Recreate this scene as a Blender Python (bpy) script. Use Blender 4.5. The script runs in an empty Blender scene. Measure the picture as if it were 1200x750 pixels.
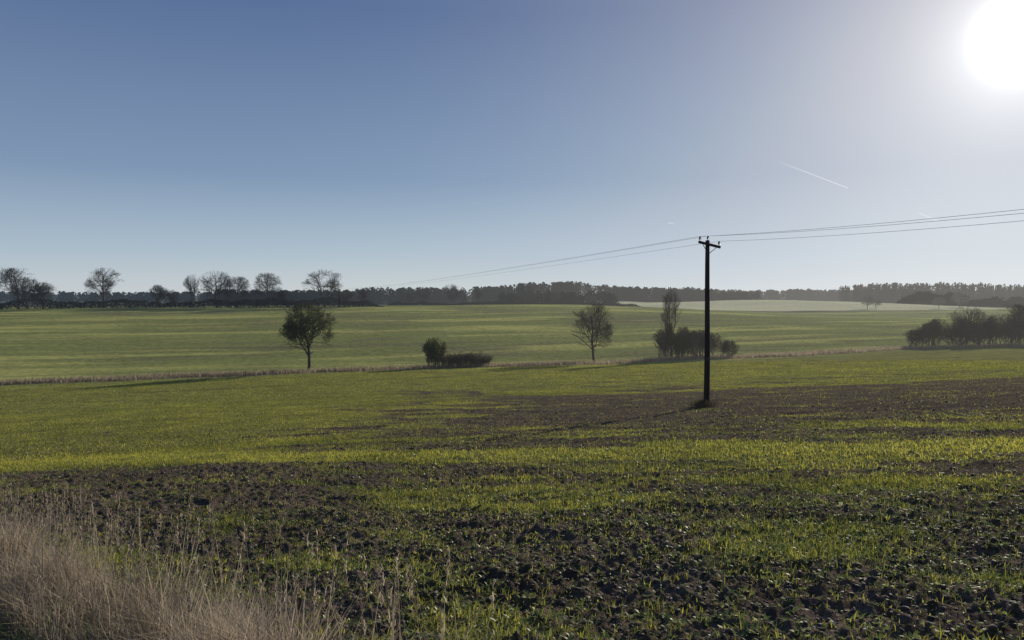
import bpy, bmesh, math, numpy as np
from mathutils import Vector
rng=np.random.default_rng(7)
EYE=1.7
SUN_EL=math.radians(15.9); SUN_AZ=math.radians(34.2)
S=np.array([math.sin(SUN_AZ)*math.cos(SUN_EL),math.cos(SUN_AZ)*math.cos(SUN_EL),math.sin(SUN_EL)])
scene=bpy.context.scene

# ---------------------------------------------------------------- noise
def _h(xi,yi,seed):
    n=(xi.astype(np.int64)*374761393+yi.astype(np.int64)*668265263+seed*974634777)&0xFFFFFFFF
    n=((n^(n>>13))*1274126177)&0xFFFFFFFF
    n=n^(n>>16)
    return (n&0xFFFFFF)/float(0xFFFFFF)*2-1
def vn(x,y,seed=0):
    xi=np.floor(x);yi=np.floor(y);fx=x-xi;fy=y-yi
    fx=fx*fx*(3-2*fx);fy=fy*fy*(3-2*fy)
    a=_h(xi,yi,seed);b=_h(xi+1,yi,seed);c=_h(xi,yi+1,seed);d=_h(xi+1,yi+1,seed)
    return (a*(1-fx)+b*fx)*(1-fy)+(c*(1-fx)+d*fx)*fy
def fbm(x,y,o=4,seed=0):
    s=0;a=1;t=0
    for i in range(o):
        s=s+a*vn(x,y,seed+i*17);t+=a;a*=.55
        x,y=x*1.6+y*1.2+3.1,-x*1.2+y*1.6+7.7
    return s/t
def ss(a,b,x):
    t=np.clip((x-a)/(b-a),0,1);return t*t*(3-2*t)
def box(a,b,f,x): return ss(a-f,a+f,x)*(1-ss(b-f,b+f,x))

# ---------------------------------------------------------------- terrain
_T=np.array([-3000,-600,-200,-133,-113,-97,-81,-60,-40,0,14,60,120,183,230,300,400,600,900,1600,4000.])
_Z=np.array([0,0,-1.0,.35,-1.75,-3.9,-6.15,-8.3,-9.8,-12.0,-12.0,-10,-7,-4.9,-5.0,-7,-11,-12,-12,-9,-6.])
_tt=np.arange(-3000,4000,2.0);_zz=np.interp(_tt,_T,_Z)
_k=np.exp(-(np.arange(-12,13)*2/7.)**2);_k/=_k.sum()
_zs=np.convolve(np.pad(_zz,12,mode='edge'),_k,mode='valid')
def tval(x,y): return (y-122.5-.41*x)/1.081
def vergen(x,y): return (x+1)*-.672+(y-4)*-.740
def HB(x,y):
    x=np.asarray(x,float);y=np.asarray(y,float)
    t=tval(x,y)
    z=np.interp(t,_tt,_zs)
    z=z-6.6*ss(10,190,x)*ss(50,183,t)*(1-.75*ss(760,1050,y))
    z=z+12.6*np.exp(-((x-240)/150)**2-((y-690)/140)**2)
    r=np.hypot(x,y)
    z=z+fbm(x/45,y/45,3,5)*.55*ss(35,90,r)
    z=z+fbm(x/300,y/300,2,9)*1.5*ss(700,1000,r)
    z=z+7*np.exp(-((x-90)/130)**2-((y-880)/120)**2)
    return z+EYE
_c0=float(HB(0.,0.))
def bank(x,y):
    n=vergen(x,y)
    return .14*box(.2,.7,.25,n)-.05*box(1.1,2.8,.3,n)
def greenmask(x,y):
    al2=x*.922-y*.387; ac2=x*.387+y*.922
    w1=fbm(x/7.,y/7.,2,57)
    g=.45+.66*fbm(al2/1.8,ac2/.8,4,21)+.62*fbm(al2/8+w1,ac2/2.7+w1,3,33)
    yb=y+.42*x+ 1.2*fbm(x/5.,y/5.,3,51)
    g=g+.75*box(16.0,19.0,.6,yb)
    g=g-.2*box(11.0,14.6,.7,yb)
    g=g-.2*box(6.4,9.2,.7,yb)*(1-ss(-1,3,x))
    g=g+.75*box(23,118,4,y)*(1-ss(-14,-2,x+ (y-30)*.15))
    g=g-.36*box(23,60,3,y)*ss(-5,6,x)
    g=g+.5*ss(56,82,y)
    return np.clip(g,0,1)
def HD(x,y):
    r=np.hypot(x,y);n=vergen(x,y)
    g=greenmask(x,y)
    f=(1-ss(-.5,.1,n))*(1-ss(45,90,r))
    a=1.15-.6*ss(.45,.9,g)
    d=.062*np.abs(fbm(x/.15,y/.14,3,61))+.03*fbm(x/.07,y/.07,2,71)+.06*fbm(x/1.3,y/1.1,2,81)+.02*fbm(x/.4,y/.35,2,87)
    return d*f*a+ (1-f)*(1-ss(10,30,r))*.03*fbm(x/.3,y/.3,3,91)
def H(x,y):
    return HB(x,y)-_c0+bank(x,y)
CAMZ=EYE
def Hd(x,y): return H(x,y)+HD(x,y)

# ---------------------------------------------------------------- mesh helper
def mesh_np(name,V,F,mat=None,attrs=None,smooth=False,link=True):
    V=np.asarray(V,np.float32);F=np.asarray(F,np.int32)
    me=bpy.data.meshes.new(name)
    k=F.shape[1]
    me.vertices.add(len(V));me.vertices.foreach_set('co',V.ravel())
    me.loops.add(F.size);me.loops.foreach_set('vertex_index',F.ravel())
    me.polygons.add(len(F));me.polygons.foreach_set('loop_start',np.arange(0,F.size,k,dtype=np.int32))
    me.polygons.foreach_set('loop_total',np.full(len(F),k,np.int32))
    if smooth: me.polygons.foreach_set('use_smooth',np.ones(len(F),bool))
    me.update(calc_edges=True)
    if attrs:
        for an,av in attrs.items():
            av=np.asarray(av,np.float32)
            if av.ndim==1:
                at=me.attributes.new(an,'FLOAT','POINT');at.data.foreach_set('value',av)
            else:
                at=me.attributes.new(an,'FLOAT_COLOR','POINT')
                c=np.ones((len(V),4),np.float32);c[:,:3]=av;at.data.foreach_set('color',c.ravel())
    if mat: me.materials.append(mat)
    if not link: return me
    ob=bpy.data.objects.new(name,me);scene.collection.objects.link(ob);return ob

# ---------------------------------------------------------------- materials
def newmat(name):
    m=bpy.data.materials.new(name);m.use_nodes=True
    nt=m.node_tree;nt.nodes.clear()
    m.cycles.emission_sampling='NONE'
    return m,nt
def N(nt,t,**k):
    n=nt.nodes.new(t)
    for a,b in k.items(): setattr(n,a,b)
    return n
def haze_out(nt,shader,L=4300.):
    """aerial perspective: emission painted into the materials, growing with distance and towards the sun (world position based)"""
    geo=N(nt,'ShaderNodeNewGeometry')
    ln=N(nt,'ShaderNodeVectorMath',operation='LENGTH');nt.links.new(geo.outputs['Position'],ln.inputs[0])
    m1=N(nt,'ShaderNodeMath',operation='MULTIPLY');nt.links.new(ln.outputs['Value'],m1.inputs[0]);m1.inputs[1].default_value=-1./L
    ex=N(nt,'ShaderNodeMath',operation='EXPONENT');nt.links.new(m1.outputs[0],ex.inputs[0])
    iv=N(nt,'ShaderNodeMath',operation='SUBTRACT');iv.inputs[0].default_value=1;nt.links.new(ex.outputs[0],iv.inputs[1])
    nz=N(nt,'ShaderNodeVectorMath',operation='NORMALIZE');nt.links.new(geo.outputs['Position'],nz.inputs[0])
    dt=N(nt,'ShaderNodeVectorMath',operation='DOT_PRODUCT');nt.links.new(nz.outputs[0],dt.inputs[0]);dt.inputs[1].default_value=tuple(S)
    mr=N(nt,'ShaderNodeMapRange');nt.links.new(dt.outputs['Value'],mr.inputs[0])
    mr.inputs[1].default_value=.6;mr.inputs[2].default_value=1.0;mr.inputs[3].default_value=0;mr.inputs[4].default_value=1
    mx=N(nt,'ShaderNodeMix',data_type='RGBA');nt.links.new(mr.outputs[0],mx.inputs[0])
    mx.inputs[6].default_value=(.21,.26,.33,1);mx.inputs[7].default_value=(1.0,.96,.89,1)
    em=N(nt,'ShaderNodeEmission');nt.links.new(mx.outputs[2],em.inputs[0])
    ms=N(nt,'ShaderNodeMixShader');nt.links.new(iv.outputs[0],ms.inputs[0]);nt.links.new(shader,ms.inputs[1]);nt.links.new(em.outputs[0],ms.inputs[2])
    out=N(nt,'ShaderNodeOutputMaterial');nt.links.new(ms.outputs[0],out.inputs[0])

def ground_mat():
    m,nt=newmat('ground_soil_and_crop')
    at=N(nt,'ShaderNodeAttribute',attribute_name='col')
    geo=N(nt,'ShaderNodeNewGeometry')
    n1=N(nt,'ShaderNodeTexNoise');n1.inputs['Scale'].default_value=13;n1.inputs['Detail'].default_value=4;n1.inputs['Roughness'].default_value=.7
    n2=N(nt,'ShaderNodeTexNoise');n2.inputs['Scale'].default_value=.9;n2.inputs['Detail'].default_value=3;n2.inputs['Roughness'].default_value=.7
    nt.links.new(geo.outputs['Position'],n1.inputs['Vector']);nt.links.new(geo.outputs['Position'],n2.inputs['Vector'])
    r1=N(nt,'ShaderNodeMapRange');nt.links.new(n1.outputs[0],r1.inputs[0]);r1.inputs[1].default_value=.3;r1.inputs[2].default_value=.7;r1.inputs[3].default_value=.4;r1.inputs[4].default_value=1.65
    r2=N(nt,'ShaderNodeMapRange');nt.links.new(n2.outputs[0],r2.inputs[0]);r2.inputs[1].default_value=.3;r2.inputs[2].default_value=.7;r2.inputs[3].default_value=.66;r2.inputs[4].default_value=1.34
    mu=N(nt,'ShaderNodeMath',operation='MULTIPLY');nt.links.new(r1.outputs[0],mu.inputs[0]);nt.links.new(r2.outputs[0],mu.inputs[1])
    vm=N(nt,'ShaderNodeVectorMath',operation='SCALE');nt.links.new(at.outputs['Color'],vm.inputs[0]);nt.links.new(mu.outputs[0],vm.inputs['Scale'])
    bp=N(nt,'ShaderNodeBump');bp.inputs['Distance'].default_value=.07;bp.inputs['Strength'].default_value=1.
    nt.links.new(n1.outputs[0],bp.inputs['Height'])
    b=N(nt,'ShaderNodeBsdfDiffuse');nt.links.new(vm.outputs[0],b.inputs['Color'])
    nt.links.new(bp.outputs[0],b.inputs['Normal'])
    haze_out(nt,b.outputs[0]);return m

def leaf_mat(name,ca,cb,trans=.5,haze=True,gloss=.08,rough=.5,L=4300.):
    m,nt=newmat(name)
    at=N(nt,'ShaderNodeAttribute',attribute_name='var')
    cr=N(nt,'ShaderNodeMix',data_type='RGBA');nt.links.new(at.outputs['Fac'],cr.inputs[0])
    cr.inputs[6].default_value=(*ca,1);cr.inputs[7].default_value=(*cb,1)
    d=N(nt,'ShaderNodeBsdfDiffuse');nt.links.new(cr.outputs[2],d.inputs[0])
    last=d.outputs[0]
    if trans>0:
        t=N(nt,'ShaderNodeBsdfTranslucent');nt.links.new(cr.outputs[2],t.inputs[0])
        x=N(nt,'ShaderNodeMixShader');x.inputs[0].default_value=trans;nt.links.new(last,x.inputs[1]);nt.links.new(t.outputs[0],x.inputs[2]);last=x.outputs[0]
    if gloss>0:
        g=N(nt,'ShaderNodeBsdfGlossy');g.inputs['Roughness'].default_value=rough;g.inputs[0].default_value=(.85,.85,.75,1)
        x=N(nt,'ShaderNodeMixShader');x.inputs[0].default_value=gloss;nt.links.new(last,x.inputs[1]);nt.links.new(g.outputs[0],x.inputs[2]);last=x.outputs[0]
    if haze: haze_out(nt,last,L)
    else:
        o=N(nt,'ShaderNodeOutputMaterial');nt.links.new(last,o.inputs[0])
    return m
def rough_mat(name,ca,cb,scale=8.,rough=.8,bump=.02,haze=True,stretch=1.,spec=.3):
    m,nt=newmat(name)
    geo=N(nt,'ShaderNodeNewGeometry');mp=N(nt,'ShaderNodeMapping');mp.inputs['Scale'].default_value=(1,1,stretch)
    nt.links.new(geo.outputs['Position'],mp.inputs[0])
    n=N(nt,'ShaderNodeTexNoise');n.inputs['Scale'].default_value=scale;n.inputs['Detail'].default_value=4
    nt.links.new(mp.outputs[0],n.inputs['Vector'])
    cr=N(nt,'ShaderNodeMix',data_type='RGBA');nt.links.new(n.outputs[0],cr.inputs[0]);cr.inputs[6].default_value=(*ca,1);cr.inputs[7].default_value=(*cb,1)
    b=N(nt,'ShaderNodeBsdfPrincipled');nt.links.new(cr.outputs[2],b.inputs['Base Color']);b.inputs['Roughness'].default_value=rough
    b.inputs['Specular IOR Level'].default_value=spec
    if bump>0:
        bp=N(nt,'ShaderNodeBump');bp.inputs['Distance'].default_value=bump;nt.links.new(n.outputs[0],bp.inputs['Height']);nt.links.new(bp.outputs[0],b.inputs['Normal'])
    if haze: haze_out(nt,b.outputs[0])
    else:
        o=N(nt,'ShaderNodeOutputMaterial');nt.links.new(b.outputs[0],o.inputs[0])
    return m

M_ground=ground_mat()
M_sprout=leaf_mat('crop_leaf',(.10,.125,.028),(.54,.50,.085),.6,False,.015,.6)
M_weed=leaf_mat('weed_leaf',(.075,.115,.035),(.34,.38,.09),.52,False,gloss=.05)
M_dry=leaf_mat('dry_grass',(.15,.12,.08),(.60,.49,.36),.45,False,gloss=0)
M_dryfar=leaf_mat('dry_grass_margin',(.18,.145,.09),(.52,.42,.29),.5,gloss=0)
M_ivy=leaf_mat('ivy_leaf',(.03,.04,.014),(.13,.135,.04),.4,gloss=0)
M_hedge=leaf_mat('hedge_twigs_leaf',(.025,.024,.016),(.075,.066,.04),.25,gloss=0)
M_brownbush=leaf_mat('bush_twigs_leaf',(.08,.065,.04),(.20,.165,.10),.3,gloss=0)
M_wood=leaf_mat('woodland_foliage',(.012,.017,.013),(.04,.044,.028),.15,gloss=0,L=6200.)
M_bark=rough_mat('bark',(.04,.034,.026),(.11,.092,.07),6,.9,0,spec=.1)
M_clod=rough_mat('soil_clod',(.035,.027,.02),(.15,.115,.085),30,.8,.0,False)
M_pole=rough_mat('creosoted_timber',(.025,.018,.012),(.09,.06,.044),14,.75,.01,False,.08)
M_metal=rough_mat('galvanised_steel',(.05,.05,.05),(.12,.12,.12),20,.5,.0,False)
M_cer=rough_mat('insulator_porcelain',(.06,.03,.02),(.10,.05,.035),20,.25,.0,False)
M_wire=rough_mat('conductor_wire',(.2,.2,.2),(.35,.35,.35),20,.5,.0,False)

# ---------------------------------------------------------------- ground sheet
rr=np.concatenate([[.4,.9,1.5,2.1,2.6],3*np.exp(np.arange(0,960)*.0075)])
rr=np.append(rr,[4600,5500])
af=np.radians(np.arange(-45,45.001,.12));ab=np.radians(np.arange(48,314,3.))
aa=np.concatenate([af,ab]);na=len(aa)
R,A=np.meshgrid(rr,aa,indexing='ij')
X=(R*np.sin(A)).ravel();Y=(R*np.cos(A)).ravel()
Z=Hd(X,Y)
g=greenmask(X,Y);n=vergen(X,Y);t=tval(X,Y);r=np.hypot(X,Y)
def C(*c): return np.array(c)[None,:]
def mixc(a,b,f): return a*(1-f[:,None])+b*f[:,None]
soil=C(.098,.076,.058);grn=C(.205,.205,.06)
gf=ss(.35,.75,g)
col=mixc(soil+0*X[:,None],grn,gf*(.4+.55*ss(15,60,r)))
al=X*.925+Y*.38;ac=-X*.38+Y*.925
st=fbm(al/70,ac/5.5,4,101);st2=fbm(al/25,ac/2.2,3,111);pt=fbm(X/40,Y/40,4,121)
ff=mixc(C(.215,.23,.078)+0*X[:,None],C(.40,.385,.12),ss(.0,.5,st+.5*pt))
ff=mixc(ff,C(.16,.14,.08)+0*ff,ss(.05,.5,st2*.7-.6*pt)*.8)
ff=mixc(ff,C(.45,.40,.13)+0*ff,ss(.1,.5,st2+.4*st)*np.exp(-((X+100)/55)**2)*box(60,130,12,t)*.8)
col=mixc(col,ff,ss(-14,4,t))
nearst=ss(.1,.55,st2+.3*st)*ss(30,70,r)*(1-ss(-6,2,t))
col=mixc(col,C(.11,.09,.055)+0*col,nearst*.6)
tn=t+1.2*vn(X/9,Y/9,131)
col=mixc(col,C(.24,.19,.12)+0*col,box(-1.7,2.6,.8,tn))
land=mixc(C(.12,.14,.06)+0*col,C(.07,.08,.05)+0*col,ss(-.2,.3,fbm(X/160,Y/110,2,141)))
col=mixc(col,land,ss(215,260,t))
hill=np.exp(-((X-240)/150)**2-((Y-690)/140)**2)
col=mixc(col,C(.52,.49,.29)*(1+.15*fbm(X/60,Y/20,3,143))[:,None],ss(.10,.15,hill)*ss(430,450,Y)*(1-ss(352,366,X)))
col=mixc(col,C(.12,.10,.065)+0*col,box(-.1,.8,.15,n)*(1-ss(15,40,r)))
col=mixc(col,C(.075,.10,.09)+0*col,box(.85,2.7,.12,n)*(r<60))
col=mixc(col,C(.09,.10,.05)+0*col,ss(2.7,3.0,n))
nr=len(rr)
i=np.arange(nr-1)[:,None]*na;j=np.arange(na)[None,:];j2=(j+1)%na
F=np.stack([i+j,i+j2,i+na+j2,i+na+j],-1).reshape(-1,4)[:,::-1]
V=np.stack([X,Y,Z],1)
ob=mesh_np('ground',V,F,M_ground,{'col':col},smooth=True)

# ---------------------------------------------------------------- blades
def blades(B,L,W,az,lean,var,droop=.5):
    n=len(B)
    out=np.stack([np.cos(az),np.sin(az),0*az],1);side=np.stack([-np.sin(az+rng.normal(0,.5,n)),np.cos(az),0*az],1)
    side/=np.linalg.norm(side,axis=1)[:,None]+1e-6
    up=np.array([0,0,1.])
    c=np.cos(lean)[:,None];s=np.sin(lean)[:,None]
    d1=up*c+out*s
    l2=lean+droop*rng.uniform(.3,1.4,n)
    d2=up*np.cos(l2)[:,None]+out*np.sin(l2)[:,None]
    M=B+d1*(L*.5)[:,None];T=M+d2*(L*.5)[:,None]
    w=W[:,None]*side*.5
    V=np.stack([B-w*.6,B+w*.6,M-w,M+w,T],1).reshape(-1,3)
    k=np.arange(n)[:,None]*5
    F=np.concatenate([k+np.array([[0,1,3]]),k+np.array([[0,3,2]]),k+np.array([[2,3,4]])],1).reshape(-1,3)
    return V,F,np.repeat(var,5)
def polar(nn,r0,r1,amax=43):
    r=np.sqrt(rng.uniform(r0*r0,r1*r1,nn));a=np.radians(rng.uniform(-amax,amax,nn))
    return r*np.sin(a),r*np.cos(a)
def sprouts(ntuft,r0,r1,per,Lr,Wr,power=1.3,floor=.18,spread=.03,lean=(.1,.9),amax=43,vb=0.):
    x,y=polar(ntuft,r0,r1,amax)
    g=greenmask(x,y);n=vergen(x,y);t=tval(x,y)
    p=floor+(1-floor)*ss(.3,.85,g)**power
    k=(rng.random(ntuft)<p)&(n<-.05)&(t<-3)
    x=x[k];y=y[k];g=g[k];m=len(x)
    sc=rng.uniform(.6,1.25,m)*(.7+.5*g)
    tv=np.clip(rng.normal(.36,.26,m)+.4*fbm(x/3,y/3,2,151)+vb+.38*box(16,19.4,.9,y+.42*x),0,1)
    x=np.repeat(x,per)+rng.normal(0,spread,m*per);y=np.repeat(y,per)+rng.normal(0,spread,m*per)
    sc=np.repeat(sc,per);tv=np.clip(np.repeat(tv,per)+rng.normal(0,.1,m*per),0,1)
    B=np.stack([x,y,Hd(x,y)-.01],1);q=len(x)
    return blades(B,rng.uniform(*Lr,q)*sc,rng.uniform(*Wr,q),rng.uniform(0,6.283,q),rng.uniform(*lean,q),tv)
def merge(parts):
    vs=[];fs=[];a=[];o=0
    for V,F,v in parts: vs.append(V);fs.append(F+o);a.append(v);o+=len(V)
    return np.concatenate(vs),np.concatenate(fs),np.concatenate(a)
parts=[sprouts(27000,2.6,12,6,(.04,.11),(.004,.009)),
       sprouts(50000,12,30,5,(.045,.11),(.007,.014),spread=.05),
       sprouts(80000,30,70,3,(.05,.11),(.015,.028),spread=.12),
       sprouts(80000,70,130,2,(.07,.12),(.03,.06),spread=.25)]
V,F,va=merge(parts);mesh_np('crop_seedlings',V,F,M_sprout,{'var':va})
parts=[sprouts(18000,2.6,11,7,(.025,.065),(.012,.03),power=.6,floor=.45,spread=.03,lean=(.5,1.3)),
       sprouts(16000,11,28,5,(.035,.08),(.02,.04),power=.6,floor=.35,spread=.04,lean=(.5,1.3))]
V,F,va=merge(parts);mesh_np('broadleaf_weeds',V,F,M_weed,{'var':va})

# ---------------------------------------------------------------- soil clods
bm=bmesh.new();bmesh.ops.create_icosphere(bm,subdivisions=1,radius=1)
bm.verts.ensure_lookup_table()
IV=np.array([v.co[:] for v in bm.verts]);IF=np.array([[v.index for v in f.verts] for f in bm.faces]);bm.free()
def clods(nn,r0,r1,s0,s1):
    x,y=polar(nn,r0,r1);g=greenmask(x,y);n=vergen(x,y)
    k=(rng.random(nn)<(1-.8*ss(.3,.7,g)))&(n<-.1);x=x[k];y=y[k];m=len(x)
    s=s0+(s1-s0)*rng.random(m)**3.5
    V=IV[None]*(1+rng.uniform(-.5,.5,(m,len(IV),1)))
    a=rng.uniform(0,6.28,m);ca=np.cos(a)[:,None];sa=np.sin(a)[:,None]
    V=V*np.stack([rng.uniform(.8,1.5,m),rng.uniform(.7,1.1,m),rng.uniform(.4,.8,m)],1)[:,None,:]
    V=np.stack([V[...,0]*ca-V[...,1]*sa,V[...,0]*sa+V[...,1]*ca,V[...,2]],-1)*s[:,None,None]
    V+=np.stack([x,y,Hd(x,y)+s*.05],1)[:,None,:]
    F=IF[None]+np.arange(m)[:,None,None]*len(IV)
    return V.reshape(-1,3),F.reshape(-1,3),np.zeros(m*len(IV))
V,F,va=merge([clods(24000,2.6,10,.005,.026),clods(18000,10,28,.01,.04),clods(9000,28,58,.025,.055)])
mesh_np('soil_clods',V,F,M_clod)

# ---------------------------------------------------------------- verge grass (tall, dry)
def verge(nb,n0,n1,s0,s1,Lr,Wr,lean=(.02,.5),droop=.8,clump=True):
    nn=rng.uniform(n0,n1,nb);s=rng.uniform(s0,s1,nb)
    if clump:
        d=ss(-.35,.45,fbm(nn/.4,s/.5,3,161));k=rng.random(nb)<.12+.88*d;nn=nn[k];s=s[k]
    q=len(s)
    x=-1-.672*nn-.740*s;y=4-.740*nn+.672*s
    edge=1-.45*(1-ss(0.,.25,nn))
    hgt=(.75+.6*fbm(x/.6,y/.6,2,171))*edge
    az=rng.normal(2.6,1.3,q)
    return blades(np.stack([x,y,Hd(x,y)-.02],1),rng.uniform(*Lr,q)*hgt,rng.uniform(*Wr,q),az,rng.uniform(*lean,q),np.clip(rng.normal(.45,.27,q)+.5*fbm(x/.7,y/.7,2,177),0,1),droop)
P=[verge(62000,-.1,.82,-4,16,(.35,.75),(.003,.006)),verge(12000,-.5,.9,-4,16,(.12,.35),(.003,.007),(.2,1.1)),
   verge(16000,2.8,5.3,-6,14,(.3,.6),(.004,.007))]
q=520;nn=rng.uniform(-.3,.85,q);s=rng.uniform(-1.2,13,q)
x=-1-.672*nn-.740*s;y=4-.740*nn+.672*s
B=np.stack([x,y,Hd(x,y)],1);L=rng.uniform(.5,.9,q);az=rng.uniform(0,6.28,q);ln=rng.uniform(.0,.35,q)
P.append(blades(B,L,np.full(q,.005),az,ln,rng.uniform(.2,.7,q),.25))
tip=P[-1][0].reshape(q,5,3)[:,4]
for kk in range(9):
    P.append(blades(tip-np.array([0,0,.018*kk]),rng.uniform(.02,.05,q),np.full(q,.006),rng.uniform(0,6.28,q),rng.uniform(.1,.8,q),rng.uniform(.3,.9,q),.3))
V,F,va=merge(P);mesh_np('verge_grass',V,F,M_dry,{'var':va})
gx=verge(26000,.85,2.9,-5,14,(.03,.09),(.004,.008),(.1,1.0))
gx2=verge(24000,-.4,.9,-4,16,(.12,.34),(.004,.009),(.1,.9))
V,F,va=merge([gx,gx2]);mesh_np('path_turf',V,F,M_weed,{'var':va*.6})

# valley margin dry grass
nb=60000
xx=rng.uniform(-150,190,nb);off=rng.normal(.3,1.2,nb)
yy=122.5+.41*xx+off*1.081
d=ss(-.5,.4,fbm(xx/6,off/2+3,2,181));k=rng.random(nb)<.3+.7*d;xx=xx[k];yy=yy[k];yy=yy-1.3*vn(xx/9,yy/9,131);q=len(xx)
V,F,va=blades(np.stack([xx,yy,H(xx,yy)-.03],1),rng.uniform(.3,.95,q),rng.uniform(.04,.10,q),rng.uniform(0,6.28,q),rng.uniform(0,.5,q),np.clip(rng.normal(.5,.25,q)+.2*fbm(xx/15,yy/15,2,5),0,1),.6)
mesh_np('field_margin_grass',V,F,M_dryfar,{'var':va})

# ---------------------------------------------------------------- trees
def tubes(P0,P1,R0,R1,k=4):
    D=P1-P0;D/=np.linalg.norm(D,axis=1)[:,None]+1e-9
    ref=np.where(np.abs(D[:,2:3])>.9,np.array([[1.,0,0]]),np.array([[0,0,1.]]))
    a=np.cross(D,ref);a/=np.linalg.norm(a,axis=1)[:,None];b=np.cross(D,a)
    th=np.arange(k)/k*2*np.pi
    ring=a[:,None,:]*np.cos(th)[None,:,None]+b[:,None,:]*np.sin(th)[None,:,None]
    V=np.concatenate([P0[:,None]+ring*R0[:,None,None],P1[:,None]+ring*R1[:,None,None]],1).reshape(-1,3)
    base=np.arange(len(P0))[:,None,None]*2*k;jj=np.arange(k)
    q=np.stack([jj,(jj+1)%k,(jj+1)%k+k,jj+k],1)[None]
    return V,(base+q).reshape(-1,4)
def grow_tree(seed,height=10,width=8,maxlev=5,bole=.18,stems=1,rad=.28,up=.06,wander=.2,minr=.009,nch=(2,2),lean=(0,0),ang=(.4,1.0),low=.12,budget=12000,trunkL=.8):
    rg=np.random.default_rng(seed);segs=[]
    ea=width/2;zt=height;zb=height*low;zc=zb+(zt-zb)*.52;ez=(zt-zb)*.5
    lob=rg.uniform(0,6.28,3)
    def inside(q):
        th=math.atan2(q[1],q[0])
        m=1+.12*math.sin(2*th+lob[0])+.13*math.sin(5*th+lob[1]+q[2]*.9)+.10*math.sin(q[2]*2.1+lob[2])+rg.normal(0,.06)
        return ((q[0]**2+q[1]**2)/(ea*ea)/(m*m))**1.1+abs((q[2]-zc)/ez)**2.2<1.0
    queue=[]
    def run(p,d,L,r,lev):
        n=7 if lev==0 else (4 if lev<3 else 3)
        for i in range(n):
            d=d+rg.normal(0,wander*(.4 if lev==0 else 1),3)+np.array([0,0,up*(1 if lev>0 else .6)]);d/=np.linalg.norm(d)
            q=p+d*L/n
            r2=max(minr,r*(1-(.5 if lev else .85)/n))
            segs.append((p,q,r,r2,lev))
            p=q;r=r2
            if not inside(q) and p[2]>zb: return
            if lev==0:
                if p[2]<bole*height: continue
                c=rg.integers(2,4)
            else: c=rg.integers(nch[0],nch[1]+1)
            if lev<maxlev:
                if lev>0 and i==0: c=max(0,c-1)
                for _ in range(c):
                    e=rg.normal(0,1,3);e-=d*np.dot(e,d);e/=np.linalg.norm(e)
                    an=rg.uniform(*ang)*(1.35 if lev==0 else 1);dd=d*math.cos(an)+e*math.sin(an)
                    if dd[2]<-.25: dd[2]*=.3
                    dd/=np.linalg.norm(dd)
                    Lc=height*rg.uniform(.32,.5) if lev==0 else L*rg.uniform(.5,.78)
                    queue.append((p,dd,Lc,max(minr,r*rg.uniform(.42,.64)),lev+1))
    for s_ in range(stems):
        if stems==1: d=np.array([lean[0],lean[1],1.])
        else:
            a=rg.uniform(0,6.28);m=rg.uniform(.1,.9);d=np.array([math.cos(a)*m,math.sin(a)*m,1.])
        off=np.zeros(3) if stems==1 else np.append(rg.uniform(-.3,.3,2)*width,0)
        queue.append((off,d/np.linalg.norm(d),height*(trunkL if stems==1 else .6),rad,0 if stems==1 else 1))
    qi=0
    while qi<len(queue) and len(segs)<budget:
        run(*queue[qi]);qi+=1
    P0=np.array([s[0] for s in segs]);P1=np.array([s[1] for s in segs]);R0=np.array([s[2] for s in segs]);R1=np.array([s[3] for s in segs]);lv=np.array([s[4] for s in segs])
    return P0,P1,R0,R1,lv
def quads(Cn,size,var,rg=rng):
    n=len(Cn);a=rg.normal(0,1,(n,3));a/=np.linalg.norm(a,axis=1)[:,None]
    b=rg.normal(0,1,(n,3));b-=a*(a*b).sum(1)[:,None];b/=np.linalg.norm(b,axis=1)[:,None]
    s=np.asarray(size)[:,None]*.5
    V=np.stack([Cn-a*s,Cn-b*s*.8,Cn+a*s,Cn+b*s*.8],1).reshape(-1,3)
    return V,np.arange(n*4).reshape(-1,4),np.repeat(var,4)
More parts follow.
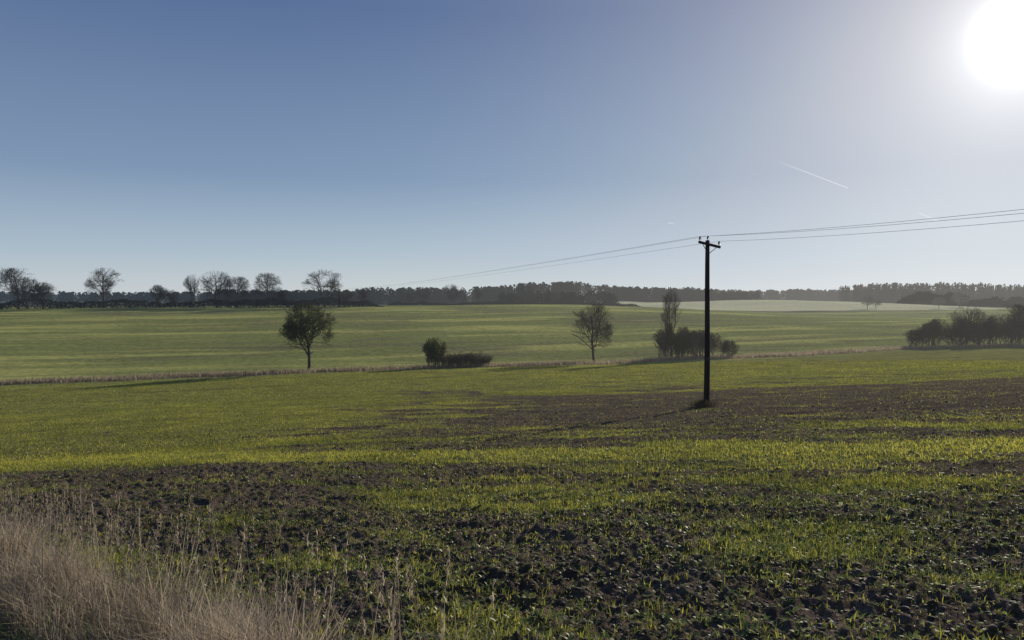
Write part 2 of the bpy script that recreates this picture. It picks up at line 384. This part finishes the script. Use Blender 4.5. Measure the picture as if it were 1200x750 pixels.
def build_tree(mname,seed,leaves=0,lsize=(.12,.25),leafmat=None,llev=3,ivy=0,ivytop=.6,**kw):
    P0,P1,R0,R1,lv=grow_tree(seed,**kw)
    Vs=[];Fs=[];va=[];mi=[];o=0
    for sel,k in((R0>.09,7),((R0<=.09)&(R0>.03),4),(R0<=.03,3)):
        if sel.sum()==0: continue
        v,f=tubes(P0[sel],P1[sel],R0[sel],R1[sel],k)
        Vs.append(v);Fs.append(f+o);o+=len(v);mi.append(np.zeros(len(f),int));va.append(np.zeros(len(v)))
    rg=np.random.default_rng(seed+5)
    if leaves:
        idx=np.where(lv>=llev)[0]
        wgt=np.clip(.55+.9*fbm(P1[idx,0]/1.1+P1[idx,2]/1.3,P1[idx,1]/1.1-P1[idx,2]/1.7,2,seed),.05,2);wgt/=wgt.sum()
        idx=rg.choice(idx,leaves,p=wgt)
        tt=rg.random(leaves)[:,None];c=P0[idx]*(1-tt)+P1[idx]*tt+rg.normal(0,.12,(leaves,3))
        c[:,2]=np.maximum(c[:,2],.1)
        v,f,a=quads(c,rg.uniform(*lsize,leaves),np.clip(rg.normal(.45,.25,leaves),0,1),rg)
        Vs.append(v);Fs.append(f+o);o+=len(v);mi.append(np.ones(len(f),int));va.append(a)
    if ivy:
        hz=P1[:,2].max()*ivytop
        idx=np.where((lv<=1)&(P1[:,2]<hz))[0];idx=rg.choice(idx,ivy)
        tt=rg.random(ivy)[:,None];c=P0[idx]*(1-tt)+P1[idx]*tt+rg.normal(0,.25,(ivy,3))*np.array([1,1,.6])
        c[:,:2]*=.75
        v,f,a=quads(c,rg.uniform(.12,.26,ivy),np.clip(rg.normal(.4,.25,ivy),0,1),rg)
        Vs.append(v);Fs.append(f+o);o+=len(v);mi.append(np.ones(len(f),int));va.append(a)
    me=mesh_np(mname,np.concatenate(Vs),np.concatenate(Fs),M_bark,{'var':np.concatenate(va)},link=False)
    me.materials.append(leafmat or M_ivy)
    me.polygons.foreach_set('material_index',np.concatenate(mi).astype(np.int32))
    return me
def place(name,me,x,y,sc=(1,1,1),rot=0.,sink=.15):
    ob=bpy.data.objects.new(name,me);scene.collection.objects.link(ob)
    ob.location=(x,y,float(H(x,y))-sink);ob.scale=sc;ob.rotation_euler=(0,0,rot);return ob

place('oak_tree',build_tree('oak_leafy',12,leaves=9500,lsize=(.08,.19),llev=2,ivy=400,height=10.4,width=7.3,maxlev=5,rad=.26,low=.12,bole=.16,budget=11000),-31.3,113.5)
place('bare_tree',build_tree('bare_a',27,height=10.4,width=7.8,maxlev=5,rad=.26,ivy=120,ivytop=.35,lean=(-.05,0),minr=.011,low=.2,bole=.2,budget=10500),14.8,133)
place('ivy_clad_tree',build_tree('ivy_tall',31,height=12.6,width=4.0,maxlev=4,rad=.22,up=.3,ivy=1500,ivytop=.5,minr=.010,low=.12,bole=.2,ang=(.3,.8),budget=3800),29.8,137.5)
bushA=build_tree('bush_a',41,leaves=2400,lsize=(.10,.22),leafmat=M_hedge,llev=2,stems=12,height=4.5,width=5.5,maxlev=4,rad=.06,up=.1,low=0.,budget=6000)
bushB=build_tree('bush_b',46,leaves=5000,lsize=(.14,.28),leafmat=M_ivy,llev=2,stems=14,height=4.8,width=4.0,maxlev=3,rad=.07,up=.25,low=0.,budget=6000)
bushC=build_tree('bush_c',47,leaves=3000,lsize=(.1,.22),leafmat=M_brownbush,llev=2,stems=14,height=2.9,width=4.4,maxlev=3,rad=.05,up=.1,low=0.,budget=5000)
bushD=build_tree('bush_d',53,leaves=2200,lsize=(.10,.22),leafmat=M_brownbush,llev=2,stems=11,height=4.5,width=5.0,maxlev=4,rad=.06,up=.2,low=0.,budget=6000)
place('ivy_bush',bushB,-12.4,119)
for (x,y,s,rz) in[(-10.2,119.6,.95,0),(-8.4,120.2,1.0,3.2),(-6.2,120.8,1.0,2),(-4.6,121.3,.8,4)]: place('bramble_bush',bushC,x,y,(s,s,s*.9),rz)
for (x,y,s,h,rz,b) in[(28.5,137,1,1.25,0,bushA),(32,138,1,1.3,1.2,bushD),(35,138,1,1.2,2.4,bushA),(38,139.5,.95,1.05,3.6,bushD),(40.8,140,.7,.75,5,bushA),(31,135.5,.8,1.0,5.5,bushB)]:
    place('hawthorn_bush',b,x,y,(s,s,h),rz)
for k_,(x,y,s,h) in enumerate([(90,164,1.1,.9),(93,165,1.1,1.2),(96,166,1.2,1.4),(99,166,1.2,1.0),(102,168,1.1,1.5),(105,168,1.2,1.1),(108,169,1.3,1.25),(112,171,1.2,1.55),(115,172,1.2,1.2),(118,173,1.3,1.35),(122,175,1.3,1.6),(128,177,1.4,1.5),(135,180,1.4,1.5)]):
    place('hawthorn_bush',bushA if k_%3==0 else bushD,x,y,(s,s,h),k_*1.3)
treeS=[build_tree('bare_%d'%i_,60+i_,height=10,width=w,maxlev=5,rad=.25,up=u_,minr=.014,ivy=iv,ivytop=.45,bole=bo,low=lo,budget=bu) for i_,(w,u_,iv,bo,lo,bu) in enumerate([(9.2,.05,120,.17,.14,9000),(8,.1,0,.2,.18,6500),(6.8,.12,400,.15,.08,7500),(8.8,.03,0,.18,.16,8500),(7.4,.08,0,.15,.1,6500)])]
for (x,y,h,m,ws) in[(97,170,8,4,1),(106,172,9,1,1),(113,175,8,4,1),(119,176,9.6,0,1),(127,182,9,3,1)]:
    place('bare_tree',treeS[m],x,y,(h/10*ws,h/10*ws,h/10),x)
crest=[(-168,252,13.9,0,1.0),(-164,250,11,3,.9),(-161,254,9.0,2,1.3),(-154,257,8.9,4,.9),(-144,261,13.9,3,.95),(-136.6,264,11.7,4,1.1),(-128,268,8,2,1.3),(-124,269,6.5,1,1.1),(-117.7,272,12,1,.55),(-110,275.5,13.5,1,1.0),(-103.5,278,11.6,0,.95),(-99.5,280,11.8,4,.9),(-93,282.5,13,0,.95),(-83.5,286,7.8,4,1),(-88,285,6.5,2,1.),(-73.6,290,14.4,3,1.05),(-66,294,6.5,1,1.2),(-59.8,296,7,2,1.),
 (-57,420,8,0,1.2),(-51,420,11,1,1.1),(-35,430,12.5,3,1.15),(-30,432,9,0,1.1),(-20,430,10,2,1.),(8,430,13,0,1.1),(2,440,8,4,1.1),(26,445,9,3,1.),(48,450,7,1,1.2),(-182,247,12,4,1),(-196,242,13,0,1)]
for (x,y,h,m,ws) in crest:
    s=h/10;place('bare_tree',treeS[m],x,y,(s*ws,s*ws,s),(x*1.7+y)%6.28)
for (x,y,h,m,ws) in[(250,520,9,0,1.2),(258,524,7,1,1.3),(300,520,8,3,1.2),(330,545,10,0,1.3)]:
    s=h/10;place('bare_tree',treeS[m],x,y,(s*ws,s*ws,s),x)

def hedge(name,x0,x1,yf,h,w,dens,size,mat,seed):
    rg=np.random.default_rng(seed);n=int((x1-x0)*dens)
    x=rg.uniform(x0,x1,n);y=yf(x)+rg.normal(0,w*.35,n)
    hh=h*(.85+.6*fbm(x/7,x*0,3,seed))*ss(x0,x0+8,x)*(1-ss(x1-8,x1,x))
    z=H(x,y)+hh*rg.random(n)**.7
    c=np.stack([x,y,z],1)
    v,f,a=quads(c,rg.uniform(size*.6,size*1.4,n),np.clip(rg.normal(.4,.25,n),0,1),rg)
    ns=int((x1-x0)*3);xs=rg.uniform(x0+4,x1-4,ns);ys=yf(xs)+rg.normal(0,w*.2,ns);zs=H(xs,ys)
    P0=np.stack([xs,ys,zs-.1],1);P1=P0+np.stack([rg.normal(0,.3,ns),rg.normal(0,.3,ns),h*rg.uniform(.7,1.3,ns)],1)
    tv,tf=tubes(P0,P1,np.full(ns,.06),np.full(ns,.02),3)
    return mesh_np(name,np.concatenate([v,tv]),np.concatenate([f,tf+len(v)]),mat,{'var':np.concatenate([a,np.zeros(len(tv))])})
hedge('hedge',-230,-52,lambda x:320.5+.41*x,3.0,2.,120,.45,M_hedge,201)
hedge('hedge',-70,75,lambda x:410+.12*x,2.2,3.,60,.7,M_hedge,203)
hedge('hedge',330,520,lambda x:600+.1*x,10,8.,60,1.8,M_wood,205)
hedge('hedge',370,560,lambda x:480+.15*x,6,5.,45,1.4,M_wood,207)

def woods(name,n,xf,yf,hr,wr,seed,conifer=.0,per=150,q=1.3):
    rg=np.random.default_rng(seed);Vs=[];Fs=[];va=[];o=0
    x=xf(rg,n);y=yf(rg,x,n);z=H(x,y);hm=1+.16*fbm(x/70,x*0+seed,3,seed)
    for i in range(n):
        h=rg.uniform(*hr)*hm[i];w=rg.uniform(*wr)
        con=rg.random()<conifer
        u=rg.random(per)**.85;a=rg.uniform(0,6.28,per)
        if con: rad=w*.42*(1-u)+.5;zz=h*(.05+.93*u)
        else:
            rad=w*.5*np.sqrt(1-np.clip((u-.4)/.6,0,1)**2)*rg.random(per)**.4;zz=h*u
        rad=rad*rg.uniform(.6,1.1,per)
        c=np.stack([x[i]+rad*np.cos(a),y[i]+rad*np.sin(a),z[i]+zz],1)
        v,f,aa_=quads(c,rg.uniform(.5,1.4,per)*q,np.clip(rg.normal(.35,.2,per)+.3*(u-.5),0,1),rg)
        Vs.append(v);Fs.append(f+o);o+=len(v);va.append(aa_)
        v,f=tubes(np.array([[x[i],y[i],z[i]-.5]]),np.array([[x[i],y[i],z[i]+h*.8]]),np.array([.35]),np.array([.08]),4)
        Vs.append(v);Fs.append(f+o);o+=len(v);va.append(np.zeros(len(v)))
    return mesh_np(name,np.concatenate(Vs),np.concatenate(Fs),M_wood,{'var':np.concatenate(va)})
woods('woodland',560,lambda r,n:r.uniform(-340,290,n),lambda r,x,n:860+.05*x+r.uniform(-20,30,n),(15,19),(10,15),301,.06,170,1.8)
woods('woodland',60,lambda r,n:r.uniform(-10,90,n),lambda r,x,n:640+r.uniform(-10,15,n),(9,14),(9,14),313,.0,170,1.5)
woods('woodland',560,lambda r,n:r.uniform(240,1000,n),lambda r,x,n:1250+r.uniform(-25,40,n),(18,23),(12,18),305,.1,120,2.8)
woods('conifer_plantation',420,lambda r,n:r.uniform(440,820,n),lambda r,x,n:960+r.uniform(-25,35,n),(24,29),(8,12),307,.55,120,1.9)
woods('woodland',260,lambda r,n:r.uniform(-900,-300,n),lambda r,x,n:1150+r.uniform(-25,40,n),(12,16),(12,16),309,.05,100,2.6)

# ---------------------------------------------------------------- utility pole
px,py=10.3,39.;pz=float(H(px,py))
PT=2.83+EYE
emp=bpy.data.objects.new('utility_pole',None);scene.collection.objects.link(emp);emp.location=(px,py,pz)
def part(ob):
    ob.parent=emp;return ob
hp=PT-pz
zz=np.linspace(-.4,hp,14);ra=np.interp(zz,[-.4,hp],[.165,.11]);k=16
th=np.arange(k)/k*2*np.pi
V=np.concatenate([np.stack([np.cos(th)*r_+ .02*math.sin(z_*.6),np.sin(th)*r_,0*th+z_],1) for z_,r_ in zip(zz,ra)]+[np.array([[0,0,hp+.04]])])
F=[[i*k+j,i*k+(j+1)%k,(i+1)*k+(j+1)%k,(i+1)*k+j] for i in range(len(zz)-1) for j in range(k)]+[[13*k+j,13*k+(j+1)%k,14*k] for j in range(k)]
me=bpy.data.meshes.new('pole_shaft');me.from_pydata(V.tolist(),[],F);me.materials.append(M_pole)
for p in me.polygons:p.use_smooth=True
o=bpy.data.objects.new('pole_shaft',me);scene.collection.objects.link(o);part(o)
ax=np.array([.955,.29,-.2]);ax/=np.linalg.norm(ax)
def bx(name,c,sx,sy,sz,rx,mat,bev=.012):
    bm=bmesh.new();bmesh.ops.create_cube(bm,size=1)
    for v in bm.verts: v.co=Vector((v.co.x*sx,v.co.y*sy,v.co.z*sz))
    bmesh.ops.bevel(bm,geom=bm.edges[:],offset=bev,segments=2,affect='EDGES')
    me=bpy.data.meshes.new(name);bm.to_mesh(me);bm.free();me.materials.append(mat)
    o=bpy.data.objects.new(name,me);scene.collection.objects.link(o);part(o);o.location=c
    o.rotation_euler=rx;return o
yaw=math.atan2(ax[1],ax[0]);tilt=-math.asin(ax[2])
arm_c=np.array([.05,-.14,hp-.22])
bx('crossarm',arm_c,1.32,.10,.13,(0,tilt,yaw),M_pole)
tops=[]
def lathe(name,pos,prof,mat,k=12):
    th=np.arange(k)/k*2*np.pi
    V=[];F=[]
    for r_,z_ in prof: V+= [(pos[0]+math.cos(t_)*r_,pos[1]+math.sin(t_)*r_,pos[2]+z_) for t_ in th]
    for i in range(len(prof)-1):
        for j in range(k): F.append((i*k+j,i*k+(j+1)%k,(i+1)*k+(j+1)%k,(i+1)*k+j))
    F.append(tuple(range((len(prof)-1)*k,len(prof)*k)))
    me=bpy.data.meshes.new(name);me.from_pydata(V,[],F);me.materials.append(mat)
    for p in me.polygons:p.use_smooth=True
    o=bpy.data.objects.new(name,me);scene.collection.objects.link(o);part(o)
for i_,d in enumerate([-.58,.0,.58]):
    b=arm_c+ax*d+np.array([0,0,.06]) if i_!=1 else np.array([0,0,hp+.0])
    lathe('insulator_pin_%d'%i_,b,[(.016,0),(.016,.1)],M_metal,8)
    lathe('insulator_%d'%i_,b+np.array([0,0,.08]),[(.03,0),(.075,.01),(.07,.035),(.045,.05),(.06,.07),(.055,.1),(.035,.12),(.045,.15),(.02,.17)],M_cer)
    tops.append(b+np.array([px,py,pz+.24]))
for sgn in(-1,1):
    p0=arm_c+ax*.42*sgn+np.array([0,-.0,-.06]);p1=np.array([.0,-.13,hp-.72])
    v,f=tubes(np.array([p0]),np.array([p1]),np.array([.018]),np.array([.018]),6)
    part(mesh_np('brace_%d'%(sgn+1),v,f,M_metal))
bx('warning_plate',(0,-.165,2.6),.16,.01,.2,(0,0,0),M_metal,.002)
def simple_pole(x,y,ztop):
    e=bpy.data.objects.new('utility_pole',None);scene.collection.objects.link(e);z0=float(H(x,y));e.location=(x,y,z0);h=ztop-z0
    v,f=tubes(np.array([[0,0,-.3]]),np.array([[0,0,h]]),np.array([.15]),np.array([.1]),12)
    o=mesh_np('pole_shaft',v,f,M_pole);o.parent=e
    v,f=tubes(np.array([[-.63,-.19,h-.25]]),np.array([[.63,.19,h-.25]]),np.array([.06]),np.array([.06]),4);o=mesh_np('crossarm',v,f,M_pole);o.parent=e
L1=(px-.311*251,290.);L2=(px+.311*85,py-85.)
z2=float(H(*L2))+7.8;simple_pole(L1[0],L1[1],2.2+EYE);simple_pole(L2[0],L2[1],z2)
P0=[];P1=[]
uu=(py-22.4)/85.
for i_,d in enumerate([-.58,0,.58]):
    a=tops[i_]
    # sag so the wire hangs about 0.6 m below its start a fifth of the way along the span
    zl=z2+.2;s2=((zl-a[2])*uu+(.52 if i_!=1 else .62))/(4*uu*(1-uu))
    for (lx,ly,lz,sag) in((L1[0],L1[1],2.4+EYE,.9),(L2[0],L2[1],zl,s2)):
        b=np.array([lx+.955*d,ly+.29*d,lz]);u=np.linspace(0,1,61)[:,None]
        pts=a*(1-u)+b*u;pts[:,2]-=4*sag*(u*(1-u))[:,0]
        P0.append(pts[:-1]);P1.append(pts[1:])
P0=np.concatenate(P0);P1=np.concatenate(P1)
v,f=tubes(P0,P1,np.full(len(P0),.0065),np.full(len(P0),.0065),5);mesh_np('power_line',v,f,M_wire)
q=1300;a=rng.uniform(0,6.28,q);rd=np.abs(rng.normal(0,.32,q))
x=px+np.cos(a)*rd-.15;y=py+np.sin(a)*rd
V,F,va=blades(np.stack([x,y,Hd(x,y)-.02],1),rng.uniform(.2,.6,q),rng.uniform(.012,.03,q),a,rng.uniform(0,.6,q),rng.uniform(0,.6,q),.5)
mesh_np('grass_tuft',V,F,M_brownbush,{'var':va})

# ---------------------------------------------------------------- contrails
mc,nt=newmat('contrail_ice')
e=N(nt,'ShaderNodeEmission');e.inputs[0].default_value=(.85,.88,.95,1);e.inputs[1].default_value=.95  # sunlit white of the trail painted as emission, not lit by the sun lamp
tr=N(nt,'ShaderNodeBsdfTransparent');at=N(nt,'ShaderNodeAttribute',attribute_name='var');mx=N(nt,'ShaderNodeMixShader')
nt.links.new(at.outputs['Fac'],mx.inputs[0]);nt.links.new(tr.outputs[0],mx.inputs[1]);nt.links.new(e.outputs[0],mx.inputs[2])
o=N(nt,'ShaderNodeOutputMaterial');nt.links.new(mx.outputs[0],o.inputs[0])
def contrail(p0,p1,w0,w1,a0,a1):
    u=np.linspace(0,1,30)[:,None];pts=np.array(p0)*(1-u)+np.array(p1)*u
    w=np.interp(u[:,0],[0,1],[w0,w1])
    V=[];va=[]
    for i_,(p,ww) in enumerate(zip(pts,w)):
        V+=[p+np.array([0,0,ww]),p+np.array([0,ww,0]),p-np.array([0,0,ww]),p-np.array([0,ww,0])];va+=[a0+(a1-a0)*i_/29]*4
    F=[[i*4+j,i*4+(j+1)%4,i*4+4+(j+1)%4,i*4+4+j] for i in range(29) for j in range(4)]
    mesh_np('contrail',np.array(V),np.array(F),mc,{'var':np.array(va)})
contrail((2860,8000,1430),(3615,8000,1145),10,5,.03,.45)
contrail((4383,8000,878),(4586,8000,795),9,7,.25,.6)
contrail((1680,8000,775),(1740,8000,762),6,5,.2,.3)

# ---------------------------------------------------------------- world
w=bpy.data.worlds.new('World');scene.world=w;w.use_nodes=True;nt=w.node_tree;nt.nodes.clear()
sky=N(nt,'ShaderNodeTexSky',sky_type='NISHITA');sky.sun_disc=False;sky.sun_elevation=SUN_EL;sky.sun_rotation=SUN_AZ
sky.altitude=100;sky.air_density=1.0;sky.dust_density=.3;sky.ozone_density=2.5
tc=N(nt,'ShaderNodeTexCoord');nz=N(nt,'ShaderNodeVectorMath',operation='NORMALIZE');nt.links.new(tc.outputs['Generated'],nz.inputs[0])
sc=N(nt,'ShaderNodeVectorMath',operation='SCALE');nt.links.new(sky.outputs[0],sc.inputs[0]);sc.inputs['Scale'].default_value=.085
mn=N(nt,'ShaderNodeVectorMath',operation='MINIMUM');nt.links.new(sc.outputs[0],mn.inputs[0]);mn.inputs[1].default_value=(.6,.62,.66)
sx=N(nt,'ShaderNodeSeparateXYZ');nt.links.new(nz.outputs[0],sx.inputs[0])
rp=N(nt,'ShaderNodeValToRGB');nt.links.new(sx.outputs['Z'],rp.inputs[0])
el=rp.color_ramp.elements
stops=[(0.0,(.58,.64,.69)),(.05,(.42,.52,.63)),(.15,(.215,.305,.46)),(.35,(.094,.152,.31)),(1.0,(.04,.09,.24))]
el[0].position=0;el[0].color=(*stops[0][1],1);el[1].position=1;el[1].color=(*stops[-1][1],1)
for p_,c_ in stops[1:-1]:
    e_=el.new(p_);e_.color=(*c_,1)
mixs=N(nt,'ShaderNodeMix',data_type='RGBA');mixs.inputs[0].default_value=.15
nt.links.new(rp.outputs[0],mixs.inputs[6]);nt.links.new(mn.outputs[0],mixs.inputs[7])
bg=N(nt,'ShaderNodeBackground');bg.inputs[1].default_value=1.0;nt.links.new(mixs.outputs[2],bg.inputs[0])
dt=N(nt,'ShaderNodeVectorMath',operation='DOT_PRODUCT');nt.links.new(nz.outputs[0],dt.inputs[0]);dt.inputs[1].default_value=tuple(S)
mxx=N(nt,'ShaderNodeMath',operation='MAXIMUM');nt.links.new(dt.outputs['Value'],mxx.inputs[0]);mxx.inputs[1].default_value=0
last=bg.outputs[0]
for pw,am,cc in((3400,7.,(1,1,1)),(380,.40,(1,.98,.93)),(55,.25,(1,.93,.8)),(10,.24,(1,.84,.6))):
    p=N(nt,'ShaderNodeMath',operation='POWER');nt.links.new(mxx.outputs[0],p.inputs[0]);p.inputs[1].default_value=pw
    m_=N(nt,'ShaderNodeMath',operation='MULTIPLY');nt.links.new(p.outputs[0],m_.inputs[0]);m_.inputs[1].default_value=am
    b2=N(nt,'ShaderNodeBackground');b2.inputs[0].default_value=(*cc,1);nt.links.new(m_.outputs[0],b2.inputs[1])
    ad=N(nt,'ShaderNodeAddShader');nt.links.new(last,ad.inputs[0]);nt.links.new(b2.outputs[0],ad.inputs[1]);last=ad.outputs[0]
o=N(nt,'ShaderNodeOutputWorld');nt.links.new(last,o.inputs[0])
sl=bpy.data.lights.new('sun','SUN');sl.energy=5.0;sl.angle=math.radians(.5);sl.color=(1,.93,.80)
so=bpy.data.objects.new('sun',sl);scene.collection.objects.link(so)
so.rotation_euler=Vector(-S).to_track_quat('-Z','Y').to_euler();so.location=(30,40,60)
cam=bpy.data.cameras.new('camera');cam.lens=26;cam.sensor_width=36;cam.clip_end=20000;cam.clip_start=.05
co=bpy.data.objects.new('camera',cam);scene.collection.objects.link(co);co.location=(0,0,CAMZ)
co.rotation_euler=(math.radians(90-1.98),0,0);scene.camera=co
scene.view_settings.view_transform='Standard';scene.view_settings.look='None';scene.view_settings.exposure=0
